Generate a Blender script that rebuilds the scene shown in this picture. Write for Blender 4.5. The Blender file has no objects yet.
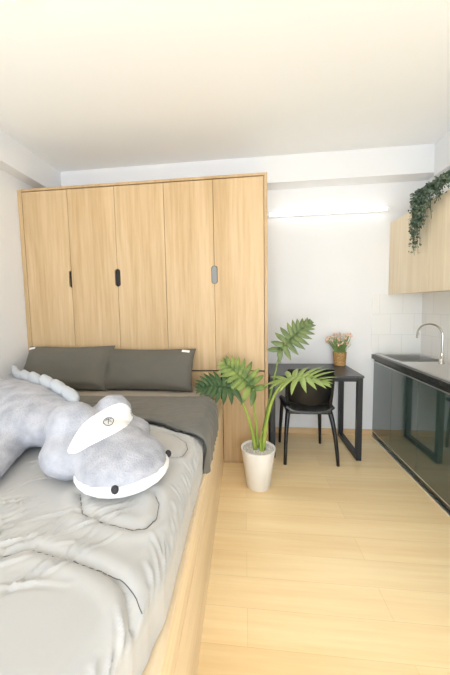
import bpy, bmesh, math, random
from mathutils import Vector, Matrix, noise
from mathutils.bvhtree import BVHTree
C = bpy.context.scene.collection
S = bpy.context.scene
R = math.radians
V = Vector

# ------------------------------------------------------------------ materials
def mat(name, col, rough=.5, metal=0., spec=.5, sheen=0., coat=0., emit=None, estr=0., bump=None, var=None):
    """bump=(scale,strength) ; var=(scale,(r,g,b),amount)"""
    m = bpy.data.materials.new(name); m.use_nodes = True
    nt = m.node_tree; b = nt.nodes['Principled BSDF']
    b.inputs['Base Color'].default_value = (*col, 1)
    b.inputs['Roughness'].default_value = rough
    b.inputs['Metallic'].default_value = metal
    b.inputs['Specular IOR Level'].default_value = spec
    b.inputs['Sheen Weight'].default_value = sheen
    b.inputs['Coat Weight'].default_value = coat
    if emit:
        b.inputs['Emission Color'].default_value = (*emit, 1); b.inputs['Emission Strength'].default_value = estr
    geo = nt.nodes.new('ShaderNodeNewGeometry')
    if bump:
        n = nt.nodes.new('ShaderNodeTexNoise'); n.inputs['Scale'].default_value = bump[0]; n.inputs['Detail'].default_value = 3
        nt.links.new(geo.outputs['Position'], n.inputs['Vector'])
        bp = nt.nodes.new('ShaderNodeBump'); bp.inputs['Strength'].default_value = bump[1]; bp.inputs['Distance'].default_value = .01
        nt.links.new(n.outputs['Fac'], bp.inputs['Height']); nt.links.new(bp.outputs['Normal'], b.inputs['Normal'])
    if var:
        n = nt.nodes.new('ShaderNodeTexNoise'); n.inputs['Scale'].default_value = var[0]; n.inputs['Detail'].default_value = 4
        nt.links.new(geo.outputs['Position'], n.inputs['Vector'])
        r = nt.nodes.new('ShaderNodeValToRGB'); r.color_ramp.elements[0].position = .5 - var[2]; r.color_ramp.elements[1].position = .5 + var[2]
        r.color_ramp.elements[0].color = (*col, 1); r.color_ramp.elements[1].color = (*var[1], 1)
        nt.links.new(n.outputs['Fac'], r.inputs['Fac']); nt.links.new(r.outputs['Color'], b.inputs['Base Color'])
    return m

def wood(name, c0, c1, axis='Z', rough=.42, fine=38., plank=None, spec=.4):
    m = bpy.data.materials.new(name); m.use_nodes = True
    nt = m.node_tree; N = nt.nodes; L = nt.links; b = N['Principled BSDF']
    geo = N.new('ShaderNodeNewGeometry'); mp = N.new('ShaderNodeMapping')
    sc = {'X': (.05, 1, 1), 'Y': (1, .05, 1), 'Z': (1, 1, .05)}[axis]
    mp.inputs['Scale'].default_value = sc
    L.new(geo.outputs['Position'], mp.inputs['Vector'])
    n1 = N.new('ShaderNodeTexNoise'); n1.inputs['Scale'].default_value = fine; n1.inputs['Detail'].default_value = 5; n1.inputs['Roughness'].default_value = .65
    n2 = N.new('ShaderNodeTexNoise'); n2.inputs['Scale'].default_value = fine * .18; n2.inputs['Detail'].default_value = 3; n2.inputs['Distortion'].default_value = .6
    L.new(mp.outputs['Vector'], n1.inputs['Vector']); L.new(mp.outputs['Vector'], n2.inputs['Vector'])
    a = N.new('ShaderNodeMath'); a.operation = 'MULTIPLY'; a.inputs[1].default_value = .5
    a2 = N.new('ShaderNodeMath'); a2.operation = 'MULTIPLY_ADD'; a2.inputs[1].default_value = .5
    L.new(n1.outputs['Fac'], a.inputs[0]); L.new(n2.outputs['Fac'], a2.inputs[0]); L.new(a.outputs[0], a2.inputs[2])
    r = N.new('ShaderNodeValToRGB'); r.color_ramp.elements[0].position = .36; r.color_ramp.elements[1].position = .62
    r.color_ramp.elements[0].color = (*c0, 1); r.color_ramp.elements[1].color = (*c1, 1)
    L.new(a2.outputs[0], r.inputs['Fac']); out = r.outputs['Color']
    if plank:
        br = N.new('ShaderNodeTexBrick'); br.inputs['Scale'].default_value = 1
        br.inputs['Brick Width'].default_value = plank[0]; br.inputs['Row Height'].default_value = plank[1]
        br.inputs['Mortar Size'].default_value = .0012; br.inputs['Mortar Smooth'].default_value = .5
        br.inputs['Color1'].default_value = (1, 1, 1, 1); br.inputs['Color2'].default_value = (.93, .92, .9, 1); br.inputs['Mortar'].default_value = (.8, .76, .7, 1)
        L.new(geo.outputs['Position'], br.inputs['Vector'])
        mx = N.new('ShaderNodeMix'); mx.data_type = 'RGBA'; mx.blend_type = 'MULTIPLY'; mx.inputs['Factor'].default_value = 1
        L.new(out, mx.inputs['A']); L.new(br.outputs['Color'], mx.inputs['B']); out = mx.outputs['Result']
    L.new(out, b.inputs['Base Color'])
    b.inputs['Roughness'].default_value = rough; b.inputs['Specular IOR Level'].default_value = spec
    return m

def tile_mat(name, axis, bw, bh, off=(0, 0)):
    m = bpy.data.materials.new(name); m.use_nodes = True
    nt = m.node_tree; N = nt.nodes; L = nt.links; b = N['Principled BSDF']
    geo = N.new('ShaderNodeNewGeometry'); sp = N.new('ShaderNodeSeparateXYZ'); cb = N.new('ShaderNodeCombineXYZ')
    L.new(geo.outputs['Position'], sp.inputs[0]); L.new(sp.outputs[axis], cb.inputs['X']); L.new(sp.outputs['Z'], cb.inputs['Y'])
    mp = N.new('ShaderNodeMapping'); mp.inputs['Location'].default_value = (off[0], off[1], 0); L.new(cb.outputs[0], mp.inputs['Vector'])
    br = N.new('ShaderNodeTexBrick'); br.inputs['Scale'].default_value = 1; br.inputs['Brick Width'].default_value = bw; br.inputs['Row Height'].default_value = bh
    br.inputs['Mortar Size'].default_value = .003; br.inputs['Mortar Smooth'].default_value = .3
    br.inputs['Color1'].default_value = (.83, .83, .81, 1); br.inputs['Color2'].default_value = (.8, .8, .79, 1); br.inputs['Mortar'].default_value = (.72, .72, .71, 1)
    L.new(mp.outputs[0], br.inputs['Vector']); L.new(br.outputs['Color'], b.inputs['Base Color'])
    b.inputs['Roughness'].default_value = .12
    bp = N.new('ShaderNodeBump'); bp.invert = True; bp.inputs['Strength'].default_value = .4; bp.inputs['Distance'].default_value = .002
    L.new(br.outputs['Fac'], bp.inputs['Height']); L.new(bp.outputs['Normal'], b.inputs['Normal'])
    return m

M = dict(
    wall=mat('wall_paint', (.81, .82, .84), .75, spec=.2, bump=(60, .04)),
    ceil=mat('ceiling_paint', (.895, .92, .95), .8, spec=.1),
    oak=wood('oak_laminate', (.47, .315, .155), (.63, .46, .27), 'Z', .5),
    oak_edge=wood('oak_edge', (.42, .275, .135), (.56, .39, .22), 'Z', .5),
    oak_bed=wood('oak_bed_laminate', (.70, .53, .33), (.85, .70, .49), 'Y', .4),
    oak_up=wood('pale_oak_laminate', (.72, .61, .44), (.84, .75, .58), 'Z', .45),
    floor=wood('floor_laminate', (.87, .64, .34), (.96, .78, .48), 'X', .28, fine=30, plank=(1.25, .155), spec=.45),
    skirt=wood('skirting_wood', (.62, .42, .22), (.75, .54, .31), 'X', .4),
    dark=mat('painted_void_shade', (.012, .011, .010), .6),  # near-black colour stands for shade inside the wardrobe and its pulls
    groove=mat('groove_shadow_gap', (.10, .065, .035), .8),
    greyh=mat('grey_lining', (.22, .23, .24), .5),
    duvet=mat('light_grey_satin_duvet', (.43, .425, .415), .5, spec=.35, sheen=.25, bump=(260, .03)),
    duvet_d=mat('dark_grey_duvet_reverse', (.135, .13, .115), .62, spec=.25, sheen=.15, bump=(260, .05)),
    seam=mat('seam_thread', (.12, .115, .11), .8),
    piping=mat('black_piping', (.02, .02, .02), .6),
    sheet=mat('taupe_sheet', (.40, .35, .29), .7, spec=.2, bump=(30, .1)),
    pillow=mat('charcoal_pillowcase', (.118, .110, .090), .62, spec=.3, sheen=.1, bump=(18, .25)),
    white=mat('white_cloth', (.85, .85, .85), .8),
    plush=mat('grey_plush', (.32, .33, .37), .95, spec=.05, sheen=.12, bump=(150, .5), var=(14, (.46, .465, .51), .15)),
    plush_p=mat('pale_grey_plush', (.47, .50, .54), .95, spec=.05, sheen=.1, bump=(170, .3)),
    plush_w=mat('white_plush', (.88, .88, .88), .9, spec=.05, sheen=.0, bump=(200, .1)),
    thread=mat('black_thread', (.03, .03, .035), .8),
    black=mat('black_plastic', (.008, .008, .009), .33, spec=.5),
    desk=mat('black_powder_steel', (.018, .021, .026), .4, spec=.5),
    desktop=mat('black_desktop', (.05, .052, .057), .3, spec=.6),
    kit=mat('dark_green_gloss_glass', (.032, .062, .057), .07, spec=1.0, coat=.8),
    kit_body=mat('dark_cabinet_body', (.018, .024, .025), .4),
    alu=mat('aluminium_profile', (.75, .76, .76), .3, metal=.9),
    stone=mat('black_stone_worktop', (.018, .022, .022), .18, var=(60, (.04, .044, .043), .2)),
    steel=mat('brushed_stainless_steel', (.78, .77, .75), .28, metal=1.),
    chrome=mat('chrome', (.62, .61, .59), .12, metal=1.),
    pot=mat('white_glazed_pot', (.86, .86, .85), .3, spec=.5),
    gravel=mat('grey_gravel', (.45, .43, .40), .8, var=(90, (.75, .73, .70), .1)),
    stem=mat('green_stem', (.22, .34, .05), .45, var=(14, (.36, .44, .08), .2)),
    stem_d=mat('dark_green_stem', (.10, .17, .04), .45, var=(14, (.20, .28, .06), .2)),
    leafA=mat('deep_green_leaf', (.033, .075, .022), .4, var=(25, (.05, .11, .035), .2)),
    leafB=mat('mid_green_leaf', (.22, .29, .065), .4, var=(11, (.08, .14, .035), .1)),
    leafC=mat('light_green_leaf', (.36, .47, .14), .42, var=(22, (.26, .38, .10), .2)),
    leafD=mat('olive_green_leaf', (.085, .13, .04), .4, var=(20, (.15, .20, .065), .15)),
    wicker=mat('tan_wicker', (.38, .20, .06), .7, bump=(120, .8), var=(70, (.62, .38, .15), .12)),
    flower=mat('peach_flower', (.82, .46, .34), .7, var=(60, (.88, .72, .60), .12)),
    flower_s=mat('flower_stem', (.25, .36, .12), .6),
    ivy=mat('variegated_ivy_leaf', (.010, .035, .016), .45, var=(60, (.20, .27, .19), .13)),
    vine=mat('vine_stem', (.05, .08, .03), .6),
    lamp=mat('lit_tube_diffuser', (.9, .9, .9), .4, emit=(1, .99, .97), estr=2.6),
    lampc=mat('lit_ceiling_diffuser', (.9, .9, .9), .4, emit=(1, .94, .86), estr=5.6),
    fillk=mat('added_cool_fill_diffuser', (.9, .9, .9), .4, emit=(.80, .92, 1), estr=5.2),  # lamp added to light the floor and cool the right side
    housing=mat('white_lamp_housing', (.85, .85, .85), .4),
    frame=mat('white_aluminium_frame', (.8, .8, .8), .4),
)

# ------------------------------------------------------------------ object helpers
def tag(o, label=None, cat=None, group=None, kind=None):
    if label: o['label'] = label
    if cat: o['category'] = cat
    if group: o['group'] = group
    if kind: o['kind'] = kind
    return o
def thing(name, loc, label, cat, group=None):
    o = bpy.data.objects.new(name, None); C.objects.link(o); o.location = loc; o.empty_display_size = .05
    return tag(o, label, cat, group)
def obj(name, bm, m, parent=None, smooth=False, loc=None):
    """bm is in world coordinates; the mesh is stored relative to its parent (or to loc)."""
    if parent is not None:
        o_ = V((0, 0, 0)); q = parent
        while q is not None: o_ += q.location; q = q.parent
    else: o_ = V(loc) if loc is not None else V((0, 0, 0))
    bmesh.ops.translate(bm, verts=bm.verts, vec=-o_)
    me = bpy.data.meshes.new(name); bm.normal_update(); bm.to_mesh(me); bm.free()
    o = bpy.data.objects.new(name, me); C.objects.link(o)
    for x in (m if isinstance(m, (list, tuple)) else [m]): me.materials.append(x)
    if parent is not None: o.parent = parent
    else: o.location = o_
    if smooth:
        for p in me.polygons: p.use_smooth = True
    return o
def sub(o, n=2):
    md = o.modifiers.new('sub', 'SUBSURF'); md.levels = n; md.render_levels = n; return o
def bvl(o, w=.003, n=2):
    md = o.modifiers.new('bev', 'BEVEL'); md.width = w; md.segments = n; md.limit_method = 'ANGLE'; return o

def box(bm, x0, x1, y0, y1, z0, z1):
    vs = [bm.verts.new((x, y, z)) for z in (z0, z1) for y in (y0, y1) for x in (x0, x1)]
    for f in ((0, 2, 3, 1), (4, 5, 7, 6), (0, 1, 5, 4), (2, 6, 7, 3), (0, 4, 6, 2), (1, 3, 7, 5)):
        bm.faces.new([vs[i] for i in f])
    return bm
def B(*a):
    bm = bmesh.new()
    if isinstance(a[0], (list, tuple)):
        for q in a: box(bm, *q)
    else: box(bm, *a)
    return bm
def tube(bm, pts, r, n=10, cap=True, flat=1.):
    pts = [V(p) for p in pts]; rs = r if isinstance(r, (list, tuple)) else [r] * len(pts)
    rings = []; nrm = None
    for i, p in enumerate(pts):
        t = (pts[min(i + 1, len(pts) - 1)] - pts[max(i - 1, 0)]).normalized()
        if nrm is None:
            a = V((0, 0, 1)) if abs(t.z) < .9 else V((1, 0, 0)); nrm = t.cross(a).normalized()
        else: nrm = (nrm - t * nrm.dot(t)).normalized()
        bn = t.cross(nrm)
        rings.append([bm.verts.new(p + nrm * math.cos(2 * math.pi * k / n) * rs[i] + bn * math.sin(2 * math.pi * k / n) * rs[i] * flat) for k in range(n)])
    for a, b in zip(rings, rings[1:]):
        for k in range(n): bm.faces.new((a[k], a[(k + 1) % n], b[(k + 1) % n], b[k]))
    if cap: bm.faces.new(rings[0][::-1]); bm.faces.new(rings[-1])
    return bm
def bez(p0, p1, p2, n=12):
    p0, p1, p2 = V(p0), V(p1), V(p2)
    return [(1 - t) ** 2 * p0 + 2 * t * (1 - t) * p1 + t * t * p2 for t in [i / n for i in range(n + 1)]]
def lathe(bm, cx, cy, prof, n=40, facets=0):
    rings = [[bm.verts.new((cx + r * math.cos(2 * math.pi * k / n), cy + r * math.sin(2 * math.pi * k / n), z)) for k in range(n)] for r, z in prof]
    for a, b in zip(rings, rings[1:]):
        for k in range(n): bm.faces.new((a[k], a[(k + 1) % n], b[(k + 1) % n], b[k]))
    bm.faces.new(rings[0][::-1]); bm.faces.new(rings[-1])
    return bm
def ell(bm, c, r, rz=0., ry=0., seg=3):
    mt = Matrix.Translation(c) @ Matrix.Rotation(rz, 4, 'Z') @ Matrix.Rotation(ry, 4, 'Y') @ Matrix.Diagonal((*r, 1))
    bmesh.ops.create_icosphere(bm, subdivisions=seg, radius=1, matrix=mt)
    return bm
def prism_y(bm, outline, y0, y1):
    a = [bm.verts.new((x, y0, z)) for x, z in outline]; b = [bm.verts.new((x, y1, z)) for x, z in outline]
    n = len(a); bm.faces.new(a); bm.faces.new(b[::-1])
    for i in range(n): bm.faces.new((a[(i + 1) % n], a[i], b[i], b[(i + 1) % n]))
    return bm

# ------------------------------------------------------------------ measures of the room
XL, XR = -1.952, 1.738
YB, YF = 3.123, -1.75          # back wall, window wall behind the viewer
ZC, ZBM = 2.747, 2.505
XBL, XBR, YBM = -1.834, 1.690, 2.942
YW = 2.467                      # wardrobe front

def struct(name, bm, m):
    o = obj(name, bm, m); o['kind'] = 'structure'; return o
struct('floor', B(XL, XR, YF, YB, -.05, 0), M['floor'])
struct('ceiling', B(XL, XR, YF, YB, ZC, ZC + .05), M['ceil'])
struct('wall_back', B(XL - .1, XR + .1, YB, YB + .1, -.05, ZC + .05), M['wall'])
struct('wall_left', B(XL - .1, XL, YF, YB, -.05, ZC + .05), M['wall'])
struct('wall_right', B(XR, XR + .1, YF, YB, -.05, ZC + .05), M['wall'])
WX0, WX1, WZ0, WZ1 = -1.3, 1.3, .35, 2.3
struct('wall_rear', B((XL - .1, WX0, YF - .1, YF, -.05, ZC + .05), (WX1, XR + .1, YF - .1, YF, -.05, ZC + .05), (WX0, WX1, YF - .1, YF, WZ1, ZC + .05), (WX0, WX1, YF - .1, YF, -.05, WZ0)), M['wall'])
fr = [(WX0, WX0 + .05), (-.025, .025), (WX1 - .05, WX1)]
struct('window_1', B(*[(a, b, YF - .08, YF - .02, WZ0, WZ1) for a, b in fr], (WX0, WX1, YF - .08, YF - .02, WZ0, WZ0 + .05), (WX0, WX1, YF - .08, YF - .02, WZ1 - .05, WZ1)), M['frame'])
# boxed beams under the ceiling
struct('trim_1', B(XL, XR, YBM, YB, ZBM, ZC), M['wall'])
struct('trim_2', B(XL, XBL, YF, YBM, ZBM, ZC), M['wall'])
struct('trim_3', B(XBR, XR, YF, YBM, ZBM - .03, ZC), M['wall'])
# wall tiles over the worktop
struct('trim_4', B(1.268, XR - .008, YB - .008, YB, .80, 1.448), tile_mat('white_wall_tiles_back', 'X', .218, .205, (.083, -.016)))
struct('trim_5', B(XR - .008, XR, .6, YB, .80, 1.448), tile_mat('white_wall_tiles_side', 'Y', .218, .205, (.0, -.016)))
o = struct('baseboard_back', B(.195, 1.30, YB - .012, YB, 0, .062), M['skirt']); bvl(o, .003)
o = struct('baseboard_left', B(XL, XL + .012, YF, .2, 0, .062), wood('skirting_wood_side', (.62, .42, .22), (.75, .54, .31), 'Y', .4)); bvl(o, .003)

# ------------------------------------------------------------------ wardrobe
W0, W1, WH = -1.950, .193, 2.405
w = thing('wardrobe', (-.88, YW, 0), 'tall built-in oak wardrobe with plain full-height doors behind the bed', 'wardrobe')
o = obj('side_panel', B(W0, -1.912, YW, YB - .004, 0, WH), M['oak'], w); bvl(o, .0015)
o = obj('side_panel', B(.168, W1, YW, YB - .004, 0, WH), M['oak_edge'], w); bvl(o, .0015)
o = obj('top_panel', B(-1.912, .168, YW, YB - .004, WH - .02, WH), M['oak_edge'], w)
obj('carcass', B((-1.912, .168, YW + .03, YB - .004, .0, .03), (-1.912, .168, YW + .035, YB - .004, .795, .815), (-1.912, .168, YB - .02, YB - .004, .03, WH - .02),
    *[(x - .009, x + .009, YW + .035, YB - .02, .03, WH - .02) for x in (-1.075, -.235)]), M['dark'], w)
DX = [-1.910, -1.494, -1.075, -.650, -.240, .166]
Z0, Z1 = .818, 2.378
HZ0, HZ1, HR = 1.545, 1.695, .024
def door_outline(x0, x1, nl, nr):
    g = .0018; x0 += g; x1 -= g; pts = [(x0, Z0), (x1, Z0)]
    def arc(cx, sgn, up):
        n = 8; out = []
        for zc, a0, a1 in (((HZ0 + HR), -90, 0), ((HZ1 - HR), 0, 90)):
            for i in range(n + 1):
                a = R(a0 + (a1 - a0) * i / n); out.append((cx + sgn * HR * math.cos(a), zc + HR * math.sin(a)))
        return out if up else out[::-1]
    if nr: pts += [(p[0], p[1]) for p in arc(x1, -1, True)]
    pts += [(x1, Z1), (x0, Z1)]
    if nl: pts += [(p[0], p[1]) for p in arc(x0, 1, False)]
    return pts
notch = {0: (0, 1), 1: (0, 1), 2: (1, 0), 3: (0, 1), 4: (1, 0)}
for i in range(5):
    bm = bmesh.new(); nl, nr = notch[i]
    prism_y(bm, door_outline(DX[i], DX[i + 1], nl, nr), YW + .003, YW + .021)
    d = obj('door', bm, M['oak'], w)
    d['label'] = ['far left door with a dark half-oval pull', 'second door from the left with a dark oval pull', 'middle door sharing the dark oval pull', 'fourth door with a grey oval pull on its edge', 'right door sharing the grey oval pull'][i]
    if i in (0, 1, 3):
        x = DX[i + 1]; pm = M['greyh'] if i == 3 else M['dark']; ys = YW + .0215 if i != 3 else YW + .006  # backing plate; the dark ones paint the shade inside the cut-out
        bm = bmesh.new(); a = R(0); n = 10; rr = HR + .004 if i != 3 else HR - .003; out = []
        for zc, a0 in ((HZ1 - HR, 0), (HZ0 + HR, 180)):
            for k in range(n + 1):
                q = R(a0 + 180 * k / n); out.append((x + rr * math.cos(q), zc + rr * math.sin(q)))
        if i == 0: out = [(min(p[0], x - .002), p[1]) for p in out]
        prism_y(bm, out, ys, ys + .006); h = obj('handle_recess', bm, pm, d); h['label'] = 'grey oval finger pull' if i == 3 else 'oval finger pull with its inner shade painted near-black'
for x0, x1 in ((-1.910, -.201), (-.189, .166)):
    o = obj('lower_panel', B(x0 + .002, x1 - .002, YW + .003, YW + .021, .022, .806), M['oak'], w); bvl(o, .001)
obj('plinth', B(-1.912, .168, YW + .006, YW + .03, 0, .02), M['oak_edge'], w)

# ------------------------------------------------------------------ bed
BX0, BX1, BY0, BY1 = -1.948, -.190, .22, YW - .004
bed = thing('bed_frame', (-1.05, 1.3, 0), 'low oak box bed base with tall side panel in front of the wardrobe', 'bed')
o = obj('side_panel', B(BX1 - .02, BX1, BY0, BY1, 0, .419), M['oak_bed'], bed); bvl(o, .0015)
o = obj('rim', B((BX1 - .075, BX1, BY0, BY1, .424, .568), (BX0, BX1 - .075, BY0, BY0 + .06, .424, .568)), M['oak_bed'], bed); bvl(o, .004, 3)
obj('deck', B(BX0, BX1 - .08, BY0 + .062, BY1, .38, .424), M['oak_edge'], bed)
obj('foot_panel', B(BX0, BX1 - .022, BY0, BY0 + .02, 0, .419), M['oak_bed'], bed)
obj('inner_support', B(BX0, BX1 - .024, BY0 + .3, BY0 + .32, 0, .378), M['oak_edge'], bed)

mt = B(-1.93, -.268, BY0 + .065, 2.405, .426, .700)
mattress = obj('mattress', mt, M['sheet'], None, loc=(-1.1, 1.3, .426)); bvl(mattress, .03, 4)
tag(mattress, 'thick mattress in a taupe fitted sheet showing below the pillows', 'mattress')

# duvet: cross-section runs over the top and down the right edge
def seg_d(p, a, b):
    a = V(a); b = V(b); ab = b - a; t = max(0, min(1, (p - a).dot(ab) / ab.length_squared)); return (p - a - ab * t).length, t
seamA = [(-1.6, .80), (-1.1, .70), (-.80, .635), (-.631, .647), (-.569, .678), (-.498, .662), (-.417, .648), (-.35, .632), (-.295, .612), (-.245, .585), (-.194, .545)]
seamB = [(-.56, .90), (-.50, .81), (-.431, .786), (-.325, .764), (-.286, .774), (-.268, .816), (-.279, .88), (-.31, .93)]
seamC = [(-.50, 1.45), (-.454, 1.43), (-.357, 1.398), (-.275, 1.31), (-.256, 1.25), (-.265, 1.18), (-.31, 1.165), (-.40, 1.14)]
random.seed(5)
wr = []
for i in range(46):      # long creases fanning from the toy towards the near left
    x = random.uniform(-.85, -.33); y = random.uniform(.62, .90); a = R(random.uniform(205, 250)); l = random.uniform(.06, .26)
    wr.append(((x, y), (x + l * math.cos(a), y + l * math.sin(a)), random.uniform(.004, .0085), random.uniform(.004, .007)))
for i in range(40):      # short puckers along the right edge
    y = .42 + i * .027 + random.uniform(-.01, .01); a = R(random.uniform(118, 150)); l = random.uniform(.05, .13)
    wr.append(((-.175, y), (-.175 + l * math.cos(a), y + l * math.sin(a)), random.uniform(.003, .006), random.uniform(.0045, .007)))
for i in range(26):
    x = random.uniform(-1.0, -.3); y = random.uniform(.35, 1.5); a = R(random.uniform(190, 260)); l = random.uniform(.08, .3)
    wr.append(((x, y), (x + l * math.cos(a), y + l * math.sin(a)), random.uniform(.0025, .0055), random.uniform(.005, .009)))
def duvet_h(x, y):
    p = V((x, y)); q = p + V((noise.noise(V((x * 9, y * 9, 3))), noise.noise(V((x * 9, y * 9, 7))))) * .014
    h = .007 * noise.noise(V((x * 3.2, y * 3.2, 1))) + .002 * noise.noise(V((x * 9, y * 6, 5)))
    for sm, dp in ((seamA, .017), (seamB, .011), (seamC, .011)):
        d = min(seg_d(p, a, b)[0] for a, b in zip(sm, sm[1:]))
        h += -dp * math.exp(-d / .006) + .006 * math.exp(-((d - .03) / .022) ** 2)
    for a, b, hh, ww in wr:
        if abs(q.x - a[0]) > .35 or abs(q.y - a[1]) > .35: continue
        d, t = seg_d(q, a, b)
        if d < .05: h += hh * math.exp(-(d / ww) ** 2) * math.sin(math.pi * (t * .9 + .05)) - hh * .8 * math.exp(-((d - ww * 1.6) / ww) ** 2) * math.sin(math.pi * (t * .9 + .05))
    return h
def cloth(y0f, y1f, nx, ny, zt, x_left, x_edge, drop, rad, hf, amp=1.):
    """surface over the mattress and down its right side; returns bm (top sheet)"""
    bm = bmesh.new(); Ltop = x_edge - rad - x_left; Larc = rad * math.pi / 2; Ld = max(0, drop - rad); Lt = Ltop + Larc + Ld
    rows = []
    for j in range(ny + 1):
        row = []
        for i in range(nx + 1):
            u = 1 - (1 - i / nx) ** 1.8; s = u * Lt
            if s < Ltop: x, z, nr = x_left + s, zt, V((0, 0, 1))
            elif s < Ltop + Larc:
                a = (s - Ltop) / rad; x, z, nr = x_edge - rad + rad * math.sin(a), zt - rad + rad * math.cos(a), V((math.sin(a), 0, math.cos(a)))
            else: x, z, nr = x_edge, zt - rad - (s - Ltop - Larc), V((1, 0, 0))
            xp = x_left + s
            y0 = y0f(xp); y1 = y1f(xp); y = y0 + (y1 - y0) * j / ny
            h = hf(min(xp, x_edge + .03), y) * amp
            xo = -.25 * max(0, .66 - y) * min(1, max(0, (s - Ltop + .2) / .2)); p = V((x + xo, y, z)) + nr * h
            e = min(1, (y1 - y) / .03); p.z -= (1 - e) ** 2 * .018      # rounded far end
            row.append(bm.verts.new(p))
        rows.append(row)
    for a, b in zip(rows, rows[1:]):
        for i in range(nx): bm.faces.new((a[i], a[i + 1], b[i + 1], b[i]))
    return bm, rows
bm, rows = cloth(lambda x: .24, lambda x: 1.90, 230, 300, .738, -1.925, -.203, .160, .075, duvet_h, 1.0)
duv = obj('duvet', bm, M['duvet'], None, smooth=True, loc=(-1.1, 1.1, .70))
_t = BVHTree.FromPolygons([v.co for v in duv.data.vertices], [p.vertices[:] for p in duv.data.polygons])
md = duv.modifiers.new('th', 'SOLIDIFY'); md.thickness = .022; md.offset = -1
tag(duv, 'light grey quilted duvet crumpled across the bed', 'duvet')
for sm in (seamA, seamB, seamC):
    pts_ = []
    for a, b in zip(sm, sm[1:]):
        for k in range(6):
            q = V(a).lerp(V(b), k / 6); hit = _t.ray_cast(V((q.x, q.y, 1.2)) - duv.location, V((0, 0, -1)))[0]
            if hit: pts_.append(hit + duv.location + V((0, 0, .0012)))
    o = obj('quilting_seam', tube(bmesh.new(), pts_, .0011, 5), M['seam'], duv, smooth=True)
def fold_y0(x):
    pts = [(-3, 1.55), (-.80, 1.56), (-.477, 1.484), (-.413, 1.45), (-.30, 1.385), (-.24, 1.36), (-.18, 1.35), (-.10, 1.34), (.1, 1.32)]
    for a, b in zip(pts, pts[1:]):
        if x <= b[0]: return a[1] + (b[1] - a[1]) * (x - a[0]) / (b[0] - a[0])
    return pts[-1][1]
def fold_h(x, y):
    h = .008 * noise.noise(V((x * 5, y * 5, 9))) + .003 * noise.noise(V((x * 25, y * 10, 2)))
    for k in range(9):
        yy = 1.22 + k * .08; d = abs(y - yy - .25 * (x + .5) - .03 * math.sin(x * 11 + k)); h += .0055 * math.exp(-(d / .008) ** 2)
    e = (y - fold_y0(x)) ; h -= .012 * max(0, 1 - e / .02) ** 2
    return h
bm, rows = cloth(fold_y0, lambda x: 1.915 - .0 * x, 110, 70, .768, -1.92, -.176, .205, .085, fold_h)
edge = [v.co.copy() for v in rows[0]]
fo = obj('folded_end', bm, M['duvet_d'], duv, smooth=True)
md = fo.modifiers.new('th', 'SOLIDIFY'); md.thickness = .022; md.offset = -1
fo['label'] = 'dark grey reverse side folded back at the head end'
bm = tube(bmesh.new(), [e + V((0, -.001, -.011)) for e in edge if e.x > -1.0], .0045, 6)
obj('piping', bm, M['piping'], fo, smooth=True)

# pillows
def pillow(loc, w_, h_, lean, rz, tagpos, label, seed):
    t = thing('pillow', loc, label, 'pillow', 'charcoal pillows at the head of the bed')
    mtx = Matrix.Translation(loc) @ Matrix.Rotation(rz, 4, 'Z') @ Matrix.Rotation(R(lean), 4, 'X')
    bm = bmesh.new(); n = 30; g = {}
    def P(u, v, s):
        k = (1 - u ** 4) * (1 - v ** 4); th = .062 * (max(k, 0) ** .55)
        th *= 1 + .35 * (1 - (v + 1) / 2) * .8
        cx = u * w_ / 2 * (1 - .045 * (1 - abs(v) ** 2) * abs(u) ** 3 * 0 - .05 * (1 - v * v) * abs(u)); cz = (v * (1 - .07 * (1 - u * u) * abs(v)) + 1) * h_ / 2
        wv = .008 * noise.noise(V((u * 2.5 + seed, v * 2.5, s))) + .004 * noise.noise(V((u * 6 + seed, v * 3, s * 2)))
        rad = .005 * math.sin(9 * math.atan2(v + .1, u * 1.6)) * (abs(u) ** 3)
        return mtx @ V((cx, -s * (th + (wv + rad) * (k > .02)), cz))
    for s in (1, -1):
        for i in range(n + 1):
            for j in range(n + 1):
                u = math.sin((i / n - .5) * math.pi); v = math.sin((j / n - .5) * math.pi); e = i in (0, n) or j in (0, n)
                if e and (i, j, 1) in g: g[(i, j, s)] = g[(i, j, 1)]
                else: g[(i, j, s)] = bm.verts.new(P(u, v, 0 if e else s))
        for i in range(n):
            for j in range(n):
                q = [g[(i, j, s)], g[(i + 1, j, s)], g[(i + 1, j + 1, s)], g[(i, j + 1, s)]]
                bm.faces.new(q if s == 1 else q[::-1])
    tree = BVHTree.FromBMesh(bm)
    pts = {}
    nn = 6; tb = bmesh.new(); u0, v0, ang = tagpos
    d = (mtx.to_3x3() @ V((0, 1, 0))).normalized()
    for i in range(nn + 1):
        for j in range(nn + 1):
            lx = (i / nn - .5) * .062; lz = (j / nn - .5) * .024
            q = mtx @ V((u0 * w_ / 2 + lx * math.cos(ang) - lz * math.sin(ang), -.3, (v0 + 1) * h_ / 2 + lx * math.sin(ang) + lz * math.cos(ang)))
            hit = tree.ray_cast(q, d)[0] or q + d * .3
            pts[i, j] = tb.verts.new(hit - d * .0025)
    for i in range(nn):
        for j in range(nn): tb.faces.new((pts[i, j], pts[i + 1, j], pts[i + 1, j + 1], pts[i, j + 1]))
    obj('cushion', bm, M['pillow'], t, smooth=True)
    o = obj('care_tag', tb, M['white'], t); o['label'] = 'small white tag'
    return t
pillow(V((-1.48, 2.19, .706)), .77, .40, -33, R(2), (-.90, .86, R(4)), 'charcoal pillow in the left corner of the bed', 1.3)
pillow(V((-.785, 2.215, .706)), .77, .36, -30, R(-2), (.80, .80, R(-3)), 'charcoal pillow nearest the plant', 6.1)

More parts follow.
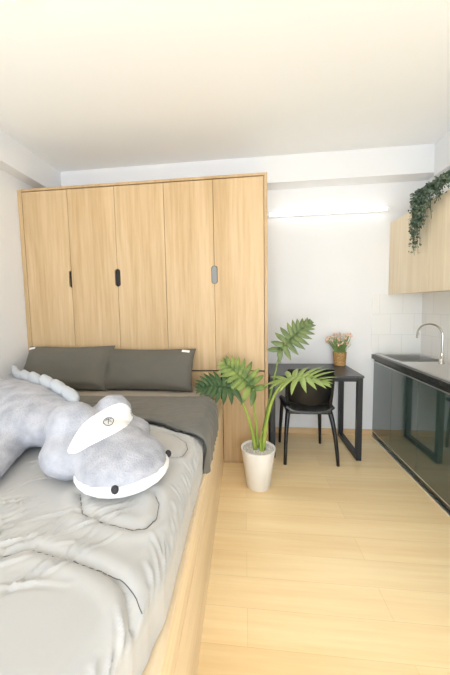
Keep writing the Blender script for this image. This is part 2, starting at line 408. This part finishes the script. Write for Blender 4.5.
# ------------------------------------------------------------------ plush toy
Fd = V((.85, -.53, 0)); Ld_ = V((.53, .85, 0)); az = math.atan2(Fd.y, Fd.x)
pl = thing('plush_crocodile', (-.7, 1.2, .745), 'large grey plush crocodile with white eye patch lying across the bed', 'plush toy')
bm = bmesh.new()
sn = V((-.452, 1.005, .806))
ell(bm, sn, (.162, .167, .080), az, R(3))
ell(bm, sn + V((-.06, .04, .018)), (.15, .158, .082), az, R(6))
ell(bm, (-.655, 1.030, .815), (.128, .120, .088), az)        # left cheek
ell(bm, (-.53, 1.245, .80), (.10, .11, .07), az)           # right cheek
ell(bm, (-.695, 1.090, .905), (.095, .100, .088), az)        # eye bump left
ell(bm, (-.595, 1.250, .895), (.085, .085, .080), az)        # eye bump right
ell(bm, (-.66, 1.19, .83), (.15, .17, .095), az)
def chain(pts, n, sq):
    for (a, ra), (b, rb) in zip(pts, pts[1:]):
        for k in range(n): t = k / n; r = ra + (rb - ra) * t; ell(bm, V(a).lerp(V(b), t), (r, r, r * sq), 0, seg=2)
    ell(bm, pts[-1][0], (pts[-1][1],) * 2 + (pts[-1][1] * sq,), 0)
chain([((-.80, 1.22, .83), .13), ((-.98, 1.30, .835), .185), ((-1.20, 1.42, .84), .215), ((-1.42, 1.58, .84), .19), ((-1.58, 1.76, .835), .135), ((-1.70, 1.95, .83), .09), ((-1.77, 2.06, .85), .05)], 6, .60)
chain([((-1.02, 1.22, .80), .08), ((-.99, 1.08, .79), .075), ((-.95, .98, .785), .065), ((-.90, .88, .78), .048)], 6, .72)
body = obj('body', bm, M['plush'], pl, smooth=True)
def soften(o, vox=.011, it=5, wr_=.004):
    md = o.modifiers.new('rm', 'REMESH'); md.mode = 'VOXEL'; md.voxel_size = vox; md.use_smooth_shade = True
    md = o.modifiers.new('sm', 'SMOOTH'); md.factor = .6; md.iterations = it
    if wr_:
        tx = bpy.data.textures.new('creases', 'CLOUDS'); tx.noise_scale = .035
        md = o.modifiers.new('dp', 'DISPLACE'); md.texture = tx; md.strength = wr_ * 2; md.mid_level = .5; md.texture_coords = 'GLOBAL'
soften(body, .011, 14)
# white lower jaw, a rim peeping out below the snout
bm = bmesh.new(); ell(bm, sn + V((.005, -.003, -.020)), (.165, .170, .052), az, R(2))
jaw = obj('lower_jaw', bm, M['plush_w'], pl, smooth=True); jaw['label'] = 'white lower jaw'
# white eye patch across the front of both bumps
dep = bpy.context.evaluated_depsgraph_get(); ev = body.evaluated_get(dep); me = ev.to_mesh()
tmp = bmesh.new(); tmp.from_mesh(me); ev.to_mesh_clear(); tmp.transform(Matrix.Translation(pl.location)); tree = BVHTree.FromBMesh(tmp)
LK = V((-.555, 1.08, -.445)).normalized()       # from the foot-end viewer towards the head
UP = V((-.2, .37, .9)); UP = (UP - LK * UP.dot(LK)).normalized(); RT = LK.cross(UP).normalized()
def onto(o_, u, v, lift, tr=None):
    q = o_ + RT * u + UP * v - LK * .5
    h = (tr or tree).ray_cast(q, LK)
    return (h[0] + h[1] * lift) if h[0] else None
pc = V((-.555, 1.08, .92))
def patch(outline, o_, lift, m, name, parent, n=18):
    bm = bmesh.new(); xs = [p[0] for p in outline]; ys = [p[1] for p in outline]; vs = {}
    cx = sum(xs) / len(xs); cy = sum(ys) / len(ys); rings = []
    for k in range(9):
        f = k / 8; row = []
        for x, y in outline:
            c = onto(o_, cx + (x - cx) * f, cy + (y - cy) * f, lift * (1 - f ** 6) + .0005)
            row.append(bm.verts.new(c if c else o_ + RT * x + UP * y))
            if k == 0: break
        rings.append(row)
    N_ = len(outline)
    for i in range(N_): bm.faces.new((rings[0][0], rings[1][i], rings[1][(i + 1) % N_]))
    for a, b in zip(rings[1:], rings[2:]):
        for i in range(N_): bm.faces.new((a[i], b[i], b[(i + 1) % N_], a[(i + 1) % N_]))
    bmesh.ops.smooth_vert(bm, verts=bm.verts, factor=.3, use_axis_x=True, use_axis_y=True, use_axis_z=True)
    return obj(name, bm, m, parent, smooth=True), None
PATCH = [((x - 97) / 247, (418 - y) / 247) for x, y in ((66, 439), (70, 429), (77, 419), (87, 411), (98, 406), (110, 402), (120, 403), (126, 409), (128, 419), (121, 425), (110, 429), (97, 433), (84, 437), (73, 441))]
def dens(o_, n=4):
    r = []
    for i in range(len(o_)):
        p0, p1, p2, p3 = [V(o_[(i + k) % len(o_)]) for k in (-1, 0, 1, 2)]
        for k in range(n):
            t = k / n; r.append(tuple(.5 * (2 * p1 + (p2 - p0) * t + (2 * p0 - 5 * p1 + 4 * p2 - p3) * t * t + (3 * p1 - p0 - 3 * p2 + p3) * t ** 3)))
    return r
po, _ = patch(dens(PATCH), pc, .007, M['plush_w'], 'eye_patch', pl); po['label'] = 'white eye patch'
# stitched round mark on the patch
lc = (.018, -.010)
bm = bmesh.new(); ring = [onto(pc, lc[0] + .0195 * math.cos(a), lc[1] + .0165 * math.sin(a), .0095) for a in [2 * math.pi * k / 28 for k in range(29)]]
tube(bm, [p for p in ring if p], .0013, 5)
for st in ([(-.013, .004), (.012, .009)], [(.001, .012), (-.001, -.011)], [(-.001, -.002), (.008, -.001), (.010, -.006)], [(-.009, .010), (-.004, .013)]):
    q = [onto(pc, lc[0] + a, lc[1] + b, .0098) for a, b in st]; tube(bm, [p for p in q if p], .0012, 5)
o = obj('stitched_mark', bm, M['thread'], po); o['label'] = 'thin black stitched circle mark'
# nostrils
for c in ((-.410, .848, .795), (-.300, 1.085, .795)):
    bm = ell(bmesh.new(), c, (.013, .012, .014), az); o = obj('nostril', bm, M['thread'], pl, smooth=True); o['label'] = 'black nostril'
# soft scales along the spine
sp = [(-1.775, 2.09, .905, .030, 20), (-1.66, 1.965, .905, .034, 0), (-1.535, 1.845, .915, .036, 0), (-1.40, 1.735, .935, .040, 0), (-1.26, 1.635, .945, .042, 0), (-1.12, 1.545, .950, .042, 0), (-.99, 1.455, .945, .042, 0), (-.87, 1.365, .935, .040, 0)]
for x, y, z, r, _ in sp:
    bm = bmesh.new(); ell(bm, (x, y, z), (r * 2.5, r * .8, r * .8), R(140), R(-5)); ell(bm, (x - .045, y + .04, z + r * .30), (r * .9, r * .5, r * .6), R(140))
    o = obj('spine_scale', bm, M['plush_p'], pl, smooth=True); soften(o, .007, 3, 0)
tmp.free()

# ------------------------------------------------------------------ desk
dk = thing('desk', (.60, 2.85, 0), 'narrow black desk with metal loop legs against the white wall', 'desk')
DX0, DX1, DY0, DY1 = .215, 1.000, 2.577, 3.108
o = obj('desk_top', B(DX0, DX1, DY0, DY1, .730, .750), M['desktop'], dk); bvl(o, .002)
obj('front_rail', B(DX0 + .05, DX1 - .05, DY0 + .02, DY0 + .05, .695, .7295), M['desk'], dk)
obj('rear_rail', B(DX0 + .05, DX1 - .05, DY1 - .05, DY1 - .02, .695, .7295), M['desk'], dk)
for x0 in (DX0 + .005, DX1 - .049):
    bm = B((x0, x0 + .044, DY0 + .01, DY0 + .05, .0, .7295), (x0, x0 + .044, DY1 - .045, DY1 - .005, .0, .7295), (x0, x0 + .044, DY0 + .05, DY1 - .045, 0, .04), (x0, x0 + .044, DY0 + .05, DY1 - .045, .69, .7295))
    o = obj('leg_frame', bm, M['desk'], dk); bvl(o, .002)

# ------------------------------------------------------------------ chair
ch = thing('chair', (.545, 2.7, 0), 'black moulded plastic chair pushed under the desk', 'chair')
def leg(p0, p1, p2, r0, r1, name='leg'):
    bm = tube(bmesh.new(), bez(p0, p1, p2, 10), [r0 + (r1 - r0) * i / 10 for i in range(11)], 10); return obj(name, bm, M['black'], ch, smooth=True)
leg((.380, 2.585, .47), (.345, 2.51, .35), (.334, 2.485, 0), .023, .0135)
leg((.712, 2.585, .47), (.750, 2.515, .35), (.772, 2.49, 0), .023, .0135)
leg((.362, 2.865, .45), (.345, 2.895, .25), (.338, 2.90, 0), .020, .012)
leg((.706, 2.865, .45), (.718, 2.895, .25), (.724, 2.90, 0), .020, .012)
# seat shell: dished, with raised sides
bm = bmesh.new(); n = 16; top = {}
for i in range(n + 1):
    for j in range(n + 1):
        u = i / n * 2 - 1; v = j / n * 2 - 1
        k = 1 - .10 * abs(v) ** 3; hw = (.205 if v > -.2 else .205 - .02 * (-v - .2)) * (1 - .06 * max(0, v) ** 4)
        x = .545 + u * hw; y = 2.715 + v * .205 * (1 - .06 * u ** 4)
        z = .452 + .045 * abs(u) ** 4 - .012 * (1 - u * u) * (1 - v * v) - .015 * max(0, v) ** 3 + .012 * max(0, -v) ** 3
        top[i, j] = bm.verts.new((x, y, z))
for i in range(n):
    for j in range(n): bm.faces.new((top[i, j], top[i + 1, j], top[i + 1, j + 1], top[i, j + 1]))
st = obj('seat', bm, M['black'], ch, smooth=True); md = st.modifiers.new('t', 'SOLIDIFY'); md.thickness = .028; md.offset = -1; bvl(st, .006, 3)
bm = B((.365, .725, 2.535, 2.56, .425, .452), (.36, .385, 2.56, 2.86, .41, .432), (.705, .73, 2.56, 2.86, .41, .432))
o = obj('seat_frame', bm, M['black'], ch); bvl(o, .006, 3)
# backrest shell
bm = bmesh.new(); nx, nz = 20, 12; g = {}
for i in range(nx + 1):
    for j in range(nz + 1):
        u = i / nx * 2 - 1; v = j / nz
        hw = .172 + .024 * min(1, v * 2.2) - .004 * v
        x = .548 + u * hw; y = 2.585 - .075 * v - .055 * (1 - u * u); z = .505 + v * .323 - .010 * (u * u) * (v) + .02 * (1 - v) * (u ** 2)
        g[i, j] = bm.verts.new((x, y, z))
for i in range(nx):
    for j in range(nz): bm.faces.new((g[i, j], g[i + 1, j], g[i + 1, j + 1], g[i, j + 1]))
bk = obj('backrest', bm, M['black'], ch, smooth=True); md = bk.modifiers.new('t', 'SOLIDIFY'); md.thickness = .016; bvl(bk, .004, 3)
for sx in (-1, 1):
    bm = tube(bmesh.new(), bez((.546 + sx * .166, 2.585, .44), (.546 + sx * .192, 2.575, .55), (.548 + sx * .190, 2.53, .77), 10), [.019 - .0008 * i for i in range(11)], 10)
    obj('back_post', bm, M['black'], ch, smooth=True)

# ------------------------------------------------------------------ kitchen run
KX, KY0 = 1.297, .70
kb = thing('kitchen_base_cabinet', (1.5, 1.9, 0), 'low dark green glossy kitchen cabinet run along the right wall', 'cabinet')
ky = [3.119, 2.745, 2.340, 1.940, 1.540, 1.140, .742]
obj('carcass', B((KX + .021, XR - .003, KY0, YB - .004, .046, .064), (XR - .02, XR - .003, KY0, YB - .004, .064, .792), *[(KX + .021, XR - .021, y, y + .018, .064, .792) for y in (.742, 1.14, 1.54, 1.94, 2.34, 3.10)]), M['kit_body'], kb)
obj('end_panel', B(KX, KX + .0205, KY0, .74, .046, .80), M['kit_body'], kb)
for a, b in zip(ky, ky[1:]):
    d = obj('door', B(KX, KX + .0185, b + .0015, a - .0015, .055, .768), M['kit'], kb); bvl(d, .001)
    obj('handle_profile', B(KX - .003, KX + .0185, b + .001, a - .001, .769, .776), M['alu'], d)
    obj('bottom_profile', B(KX - .001, KX + .0185, b + .001, a - .001, .047, .0545), M['alu'], d)
obj('top_rail', B(KX + .004, KX + .0205, .742, 3.119, .7765, .802), M['kit_body'], kb)
obj('toe_kick', B(KX + .0, KX + .018, KY0, 3.119, .0, .046), M['stone'], kb)
obj('floor_strip', B(KX - .016, KX - .0005, KY0, 3.119, .0, .010), M['alu'], kb)
SX0, SX1, SY0, SY1 = 1.335, 1.715, 2.680, 3.085
ct = obj('worktop', B((1.270, SX0, KY0, YB - .010, .806, .848), (SX1, XR - .010, KY0, YB - .010, .806, .848), (SX0, SX1, KY0, SY0, .806, .848), (SX0, SX1, SY1, YB - .010, .806, .848)), M['stone'], None, loc=(1.5, 1.9, .806))
tag(ct, 'black stone worktop with a sink along the right wall', 'worktop')
sk = thing('kitchen_sink', (1.525, 2.6, .848), 'stainless steel sink with drainboard set in the black worktop', 'sink')
# rim and drainboard as one pressed sheet with the bowl opening
bm = B((1.300, SX0 + .008, SY0, SY1 + .012, .8485, .852), (SX1 - .008, XR - .014, SY0, SY1 + .012, .8485, .852), (SX0 + .008, SX1 - .008, SY1 - .008, SY1 + .012, .8485, .852), (1.300, XR - .014, 1.95, SY0, .8485, .852))
o = obj('drainboard', bm, M['steel'], sk); bvl(o, .001)
a, b_, c, d_ = SX0 + .008, SX1 - .008, SY0 + .004, SY1 - .008; zb = .70
bm = B((a, a + .002, c, d_, zb, .850), (b_ - .002, b_, c, d_, zb, .850), (a, b_, c, c + .002, zb, .850), (a, b_, d_ - .002, d_, zb, .850), (a, b_, c, d_, zb, zb + .003))
obj('bowl', bm, M['steel'], sk)
bm = lathe(bmesh.new(), (a + b_) / 2, (c + d_) / 2, [(.035, zb + .003), (.035, zb + .006), (.028, zb + .006), (.024, zb + .004)], 24); obj('drain', bm, M['chrome'], sk)
obj('raised_edge', B((1.302, 1.310, 1.95, SY1 + .010, .852, .856), (1.325, 1.330, SY0, SY1 + .010, .852, .855), (1.31, XR - .016, SY1 + .004, SY1 + .011, .852, .856)), M['steel'], sk)
fa = thing('kitchen_tap', (1.605, 2.595, .852), 'tall curved chrome gooseneck tap on the sink', 'tap')
bx, by = 1.605, 2.595
bm = lathe(bmesh.new(), bx, by, [(.024, .8521), (.024, .858), (.017, .864), (.015, .93), (.013, .94), (.011, .945)], 24); obj('base', bm, M['chrome'], fa, smooth=True)
sdir = V((-.42, .90, 0)).normalized(); pts = [(bx, by, .86 + i * .045) for i in range(6)]
rad = .105; zc = 1.085
for k in range(0, 17):
    a_ = math.pi - math.pi * 1.02 * k / 16; q = V((bx, by, zc)) + sdir * (rad + rad * math.cos(a_)) + V((0, 0, rad * .85 * math.sin(a_))); pts.append(tuple(q))
q = V(pts[-1]); pts.append(tuple(q + V((0, 0, -.035)) + sdir * .004))
bm = tube(bmesh.new(), pts, .0082, 14); obj('spout', bm, M['chrome'], fa, smooth=True)
bm = tube(bmesh.new(), [(bx, by, .90), (bx - .02, by - .03, .905), (bx - .03, by - .045, .935)], [.009, .007, .005], 10); obj('lever', bm, M['chrome'], fa, smooth=True)

ku = thing('kitchen_wall_cabinet', (1.58, 2.2, 1.44), 'pale oak wall cabinet above the worktop', 'cabinet')
UX = 1.416
obj('carcass', B(UX + .0205, XR - .003, 1.20, YB - .004, 1.444, 2.128), M['oak_up'], ku)
uy = [3.119, 2.500, 1.880, 1.201]
for a, b in zip(uy, uy[1:]):
    o = obj('door', B(UX, UX + .0195, b + .0015, a - .0015, 1.440, 2.130), M['oak_up'], ku); bvl(o, .001)

# ------------------------------------------------------------------ potted philodendron
px, py = .094, 2.165
pp = thing('potted_plant', (px, py, 0), 'tall split-leaf plant in a white tapered pot on the floor by the wardrobe', 'plant')
bm = lathe(bmesh.new(), px, py, [(.082, 0), (.088, .004), (.126, .296), (.128, .302), (.120, .302), (.117, .285), (.02, .284)], 28); o = obj('pot', bm, M['pot'], pp, smooth=False)
for p in o.data.polygons: p.use_smooth = abs(p.normal.z) < .5
bm = bmesh.new(); random.seed(3)
lathe(bm, px, py, [(.10, .2842), (.1165, .286), (.1165, .289), (.05, .2895)], 24)
for i in range(260):
    a = random.uniform(0, 6.28); r = .112 * math.sqrt(random.random()); s = random.uniform(.004, .008)
    ell(bm, (px + r * math.cos(a), py + r * math.sin(a), .290), (s, s * .8, s * .6), a, seg=1)
obj('gravel', bm, M['gravel'], pp)

def frond(name, base, tip, nrm, W, nl, m, droop=.03, sweep=(118, 25), prof=None, wl=.5, sag=.06, asym=(1., 1.), seed=1, back=1.0):
    """deeply cut leaf: a blade along the midrib and finger lobes on both sides"""
    rnd = random.Random(seed)
    base, tip = V(base), V(tip); ax = (tip - base); Lm = ax.length; ax.normalize(); nrm = V(nrm); nrm = (nrm - ax * nrm.dot(ax)).normalized(); side = ax.cross(nrm).normalized()
    bm = bmesh.new()
    def mid(t): return base + ax * Lm * t + nrm * (.10 * Lm * math.sin(math.pi * min(t, 1)) ) - V((0, 0, droop * t * t))
    def lobe(root, d, L, w_, cup):
        ns = 8; prev = None; sd = d.cross(nrm).normalized()
        for k in range(ns + 1):
            s = k / ns
            prf = (.80 + .5 * s) if s < .4 else max(.0, 1 - ((s - .4) / .6) ** 1.8)
            ww = w_ * prf * .5 + .0006
            p = root + d * L * s + V((0, 0, -sag * L * s * s * 4 * .5)) + ax * (L * .16 * s * s)
            cu = nrm * (ww * cup)
            row = [bm.verts.new(p - sd * ww + cu), bm.verts.new(p), bm.verts.new(p + sd * ww + cu)]
            if prev:
                for q in (0, 1): bm.faces.new((prev[q], prev[q + 1], row[q + 1], row[q]))
            prev = row
    for i in range(nl):
        t = (i / (nl - 1)) ** .9 * .93
        for sg in (-1, 1):
            a = R(sweep[0] + (sweep[1] - sweep[0]) * t ** .8 + rnd.uniform(-4, 4))
            pr = (math.sin(math.pi * (.30 + .66 * t)) ** .8) * (asym[0] if sg < 0 else asym[1])
            L = W * pr * rnd.uniform(.92, 1.06) * (back if i == 0 else 1)
            d = (ax * math.cos(a) + side * sg * math.sin(a) + nrm * rnd.uniform(.0, .12)).normalized()
            lobe(mid(t * .97), d, L, wl * Lm / nl * 1.25 * (1 - .35 * t), .28)
    lobe(mid(.9), ax, W * .30, wl * Lm / nl, .3)
    # blade strip along the midrib
    prev = None
    for k in range(13):
        t = k / 12; p = mid(t); ww = W * .30 * math.sin(math.pi * (.12 + .86 * t)) + .001
        row = [bm.verts.new(p - side * ww + nrm * .001), bm.verts.new(p + nrm * .0), bm.verts.new(p + side * ww + nrm * .001)]
        if prev:
            for q in (0, 1): bm.faces.new((prev[q], prev[q + 1], row[q + 1], row[q]))
        prev = row
    o = obj(name, bm, m, pp, smooth=True)
    md = o.modifiers.new('t', 'SOLIDIFY'); md.thickness = .0012
    return o, mid
def petiole(p0, p1, p2, r0=.0125, r1=.0055, m='stem'):
    bm = tube(bmesh.new(), bez(p0, p1, p2, 16), [r0 + (r1 - r0) * (i / 16) ** .6 for i in range(17)], 9); return obj('stem', bm, M[m], pp, smooth=True)
zg = .288
A0 = (-.090, 2.15, .755); Bb = (.062, 2.20, .735); Cb = (.292, 2.12, .828); Db = (.262, 2.20, 1.035)
petiole((px - .022, py - .01, zg), (.03, 2.15, .62), A0, .016, .006, 'stem')
petiole((px - .002, py + .02, zg), (.075, 2.18, .55), Bb, .013, .006, 'stem')
petiole((px + .035, py - .015, zg), (.16, 2.13, .72), Cb, .018, .007, 'stem')
petiole((px + .018, py + .025, zg), (.17, 2.19, .62), Db, .015, .006, 'stem_d')
petiole((px + .022, py - .03, zg), (.10, 2.14, .34), (.125, 2.13, .44), .013, .004, 'stem')
def lab(o, s): o[0]['label'] = s
lab(frond('leaf', A0, (-.335, 2.09, .790), (.05, -.70, .72), .150, 9, M['leafA'], .02, wl=1.2, sweep=(125, 30), seed=2), 'dark green leaf reaching left over the bed edge')
lab(frond('leaf', Bb, (-.165, 2.26, .925), (.10, -.82, .60), .165, 9, M['leafB'], .0, wl=1.15, sweep=(130, 30), seed=4), 'yellow-green leaf pointing up towards the wardrobe')
lab(frond('leaf', Cb, (.520, 2.00, .862), (.0, -.19, .97), .240, 9, M['leafC'], .03, wl=1.2, sweep=(150, 24), seed=6, asym=(1., 1.0)), 'broad light green leaf in front of the chair')
lab(frond('leaf', Db, (.485, 2.24, 1.235), (.30, -.55, .62), .125, 10, M['leafD'], .0, wl=1.1, sweep=(140, 22), seed=8), 'olive green leaf standing highest')

# ------------------------------------------------------------------ flower basket on the desk
fb = thing('flower_basket', (.938, 3.03, .7502), 'small wicker basket of peach flowers on the desk', 'plant pot')
bm = bmesh.new(); prof = []
for i in range(15):
    z = .7502 + .134 * i / 14; prof.append((.053 + .010 * i / 14 + (.0022 if i % 2 else -.001), z))
prof += [(.057, .884), (.054, .86), (.02, .858)]
lathe(bm, .938, 3.03, prof, 36); obj('basket', bm, M['wicker'], fb, smooth=True)
random.seed(11); st_ = bmesh.new(); fl = bmesh.new(); lf = bmesh.new()
for i in range(80):
    a = random.uniform(0, 6.28); r = random.uniform(0, .045); b0 = V((.938 + r * math.cos(a), 3.03 + r * math.sin(a), .862))
    sp_ = random.uniform(.3, 1.0); h = random.uniform(.10, .205); t = b0 + V((math.cos(a) * .105 * sp_, math.sin(a) * .06 * sp_, h))
    tube(st_, [b0, (b0 + t) / 2 + V((0, 0, .01)), t], .0018, 5)
    if i % 3 < 2:
        [ell(fl, t + V((random.uniform(-.012, .012), random.uniform(-.01, .01), random.uniform(-.01, .008))), (.0075, .0075, .009), a, seg=1) for _ in range(3)]
    d = V((math.cos(a + 1), math.sin(a + 1) * .6, 0)); t2 = b0 + d * .05 * sp_ + V((0, 0, h * .75))
    m_ = (b0 + t2) / 2; s_ = V((-d.y, d.x, 0)) * .006
    vs = [lf.verts.new(q) for q in (b0, m_ + s_, t2, m_ - s_)]; lf.faces.new(vs)
obj('flower_stems', st_, M['flower_s'], fb); o = obj('blossoms', fl, M['flower'], fb, smooth=True); o['kind'] = 'stuff'
o = obj('grassy_leaves', lf, M['flower_s'], fb); md = o.modifiers.new('t', 'SOLIDIFY'); md.thickness = .001

# ------------------------------------------------------------------ trailing plant on the wall cabinet
tp = thing('trailing_plant', (1.52, 2.17, 2.1305), 'leafy green trailing plant spilling from the top of the wall cabinet', 'plant')
bm = lathe(bmesh.new(), 1.52, 2.13, [(.05, 2.1305), (.07, 2.22), (.072, 2.225), (.064, 2.225), (.06, 2.21), (.01, 2.209)], 24); obj('pot', bm, M['pot'], tp, smooth=True)
random.seed(21); vb = bmesh.new(); lb = bmesh.new()
def ileaf(p, s):
    d = V((random.uniform(-1, .2), random.uniform(-1, 1), random.uniform(-1, .4))).normalized(); u = d.cross(V((random.uniform(-1, 1), random.uniform(-1, 1), random.uniform(-1, 1)))).normalized()
    pts = [p, p + d * s * .45 + u * s * .38, p + d * s, p + d * s * .45 - u * s * .38]
    lb.faces.new([lb.verts.new(q) for q in pts])
for k in range(46):
    p0 = V((1.52 + random.uniform(-.03, .03), 2.15 + random.uniform(-.03, .03), 2.23))
    ye = random.uniform(2.12, 2.66); top_ = V((1.395 - random.uniform(0, .03), ye, 2.165 + random.uniform(0, .05)))
    midp = V((1.45, (p0.y + ye) / 2, 2.26)); ln = .06 + max(0, (ye - 2.34)) * 1.4 * random.uniform(.55, 1.05)
    if ye < 2.34: ln = random.uniform(.0, .05)
    end = V((1.385 - random.uniform(0, .03), ye + random.uniform(-.05, .04), 2.165 - ln))
    pts = bez(p0, midp, top_, 10) + bez(top_, top_ + V((-.012, 0, -.01)), end, 10)[1:]
    tube(vb, pts, .0016, 4)
    Lp = sum((b - a).length for a, b in zip(pts, pts[1:])); cnt = int(Lp / .0095)
    for i in range(cnt):
        f = random.random() * (len(pts) - 1); q = pts[int(f)].lerp(pts[min(int(f) + 1, len(pts) - 1)], f % 1)
        q = q + V((random.uniform(-.03, .006), random.uniform(-.03, .03), random.uniform(-.02, .03)))
        if q.x > UX - .006 and q.z < 2.145: q.x = UX - .008
        ileaf(q, random.uniform(.016, .030))
obj('vines', vb, M['vine'], tp); o = obj('foliage', lb, M['ivy'], tp); o['kind'] = 'stuff'

# ------------------------------------------------------------------ lamps
tl = thing('tube_lamp', (.82, YB - .03, 2.255), 'lit white tube lamp mounted on the wall above the desk', 'lamp')
o = obj('housing', B(.24, 1.385, YB - .022, YB, 2.235, 2.275), M['housing'], tl); bvl(o, .004)
bm = tube(bmesh.new(), [(.26, YB - .038, 2.255), (1.365, YB - .038, 2.255)], .015, 14); obj('tube', bm, M['lamp'], tl, smooth=True)
o = obj('end_cap', B((.24, .26, YB - .055, YB - .022, 2.238, 2.272)), M['housing'], tl); o = obj('end_cap', B((1.365, 1.385, YB - .055, YB - .022, 2.238, 2.272)), M['housing'], tl)
for lx, ly, mm, lb_ in ((-.95, 1.15, 'lampc', 'unseen round lit ceiling lamp above the bed side'), (.75, 1.00, 'fillk', 'added unseen fill lamp on the kitchen-side ceiling')):  # unseen: bed-side lamp shifted to lift the left wall, kitchen-side one added fill
    cl = thing('unseen_ceiling_lamp', (lx, ly, ZC), lb_, 'lamp', 'round ceiling lamps')
    bm = lathe(bmesh.new(), lx, ly, [(.17, ZC), (.17, ZC - .02), (.16, ZC - .022)], 32); obj('housing', bm, M['housing'], cl)
    bm = lathe(bmesh.new(), lx, ly, [(.158, ZC - .023), (.15, ZC - .045), (.10, ZC - .062), (.02, ZC - .068)], 32); obj('diffuser', bm, M[mm], cl, smooth=True)

# ------------------------------------------------------------------ daylight
def area(name, loc, rot, sx, sy, e, col):
    l = bpy.data.lights.new(name, 'AREA'); l.shape = 'RECTANGLE'; l.size = sx; l.size_y = sy; l.energy = e; l.color = col
    o = bpy.data.objects.new(name, l); C.objects.link(o); o.location = loc; o.rotation_euler = rot; return o
area('window_daylight', ((WX0 + WX1) / 2, YF - .14, (WZ0 + WZ1) / 2), (R(90), 0, 0), 2.5, 1.9, 80, (.80, .90, 1.0))
sl = bpy.data.lights.new('added_sun', 'SUN'); sl.energy = 18; sl.color = (.90, .93, 1); sl.angle = R(.6)  # added so the floor behind the viewer bounces light onto the ceiling
so = bpy.data.objects.new('added_sun', sl); C.objects.link(so); so.rotation_euler = V((-.12, .62, -.78)).to_track_quat('-Z', 'Y').to_euler()
wd = bpy.data.worlds.new('daylight'); wd.use_nodes = True; S.world = wd
wd.node_tree.nodes['Background'].inputs[0].default_value = (.93, .96, 1, 1); wd.node_tree.nodes['Background'].inputs[1].default_value = 1.0

# ------------------------------------------------------------------ camera
f, yaw, pit, rol, hh, cx, cy = 296.408, -.112231, -.0827083, -.0204036, 1.366462, 210.969, 330.110
c_, s_ = math.cos, math.sin
fw = V((s_(yaw) * c_(pit), c_(yaw) * c_(pit), s_(pit))); r1 = V((c_(yaw), -s_(yaw), 0)); u1 = r1.cross(fw)
r2 = r1 * c_(rol) + u1 * s_(rol); u2 = -r1 * s_(rol) + u1 * c_(rol)
cam = bpy.data.cameras.new('camera'); co = bpy.data.objects.new('camera', cam); C.objects.link(co)
mw = Matrix((r2, u2, -fw)).transposed().to_4x4(); mw.translation = V((0, 0, hh)); co.matrix_world = mw
cam.sensor_fit = 'HORIZONTAL'; cam.sensor_width = 36; cam.lens = f / 450 * 36; cam.shift_x = (225 - cx) / 450; cam.shift_y = -(337.5 - cy) / 450
cam.clip_start = .02; S.camera = co
S.view_settings.view_transform = 'Standard'; S.view_settings.look = 'None'; S.view_settings.gamma = 1; S.view_settings.use_curve_mapping = False
S.view_settings.exposure = .24
S.cycles.use_denoising = True; S.cycles.denoiser = 'OPENIMAGEDENOISE'
S.cycles.max_bounces = 10; S.cycles.diffuse_bounces = 7; S.cycles.sample_clamp_indirect = 8
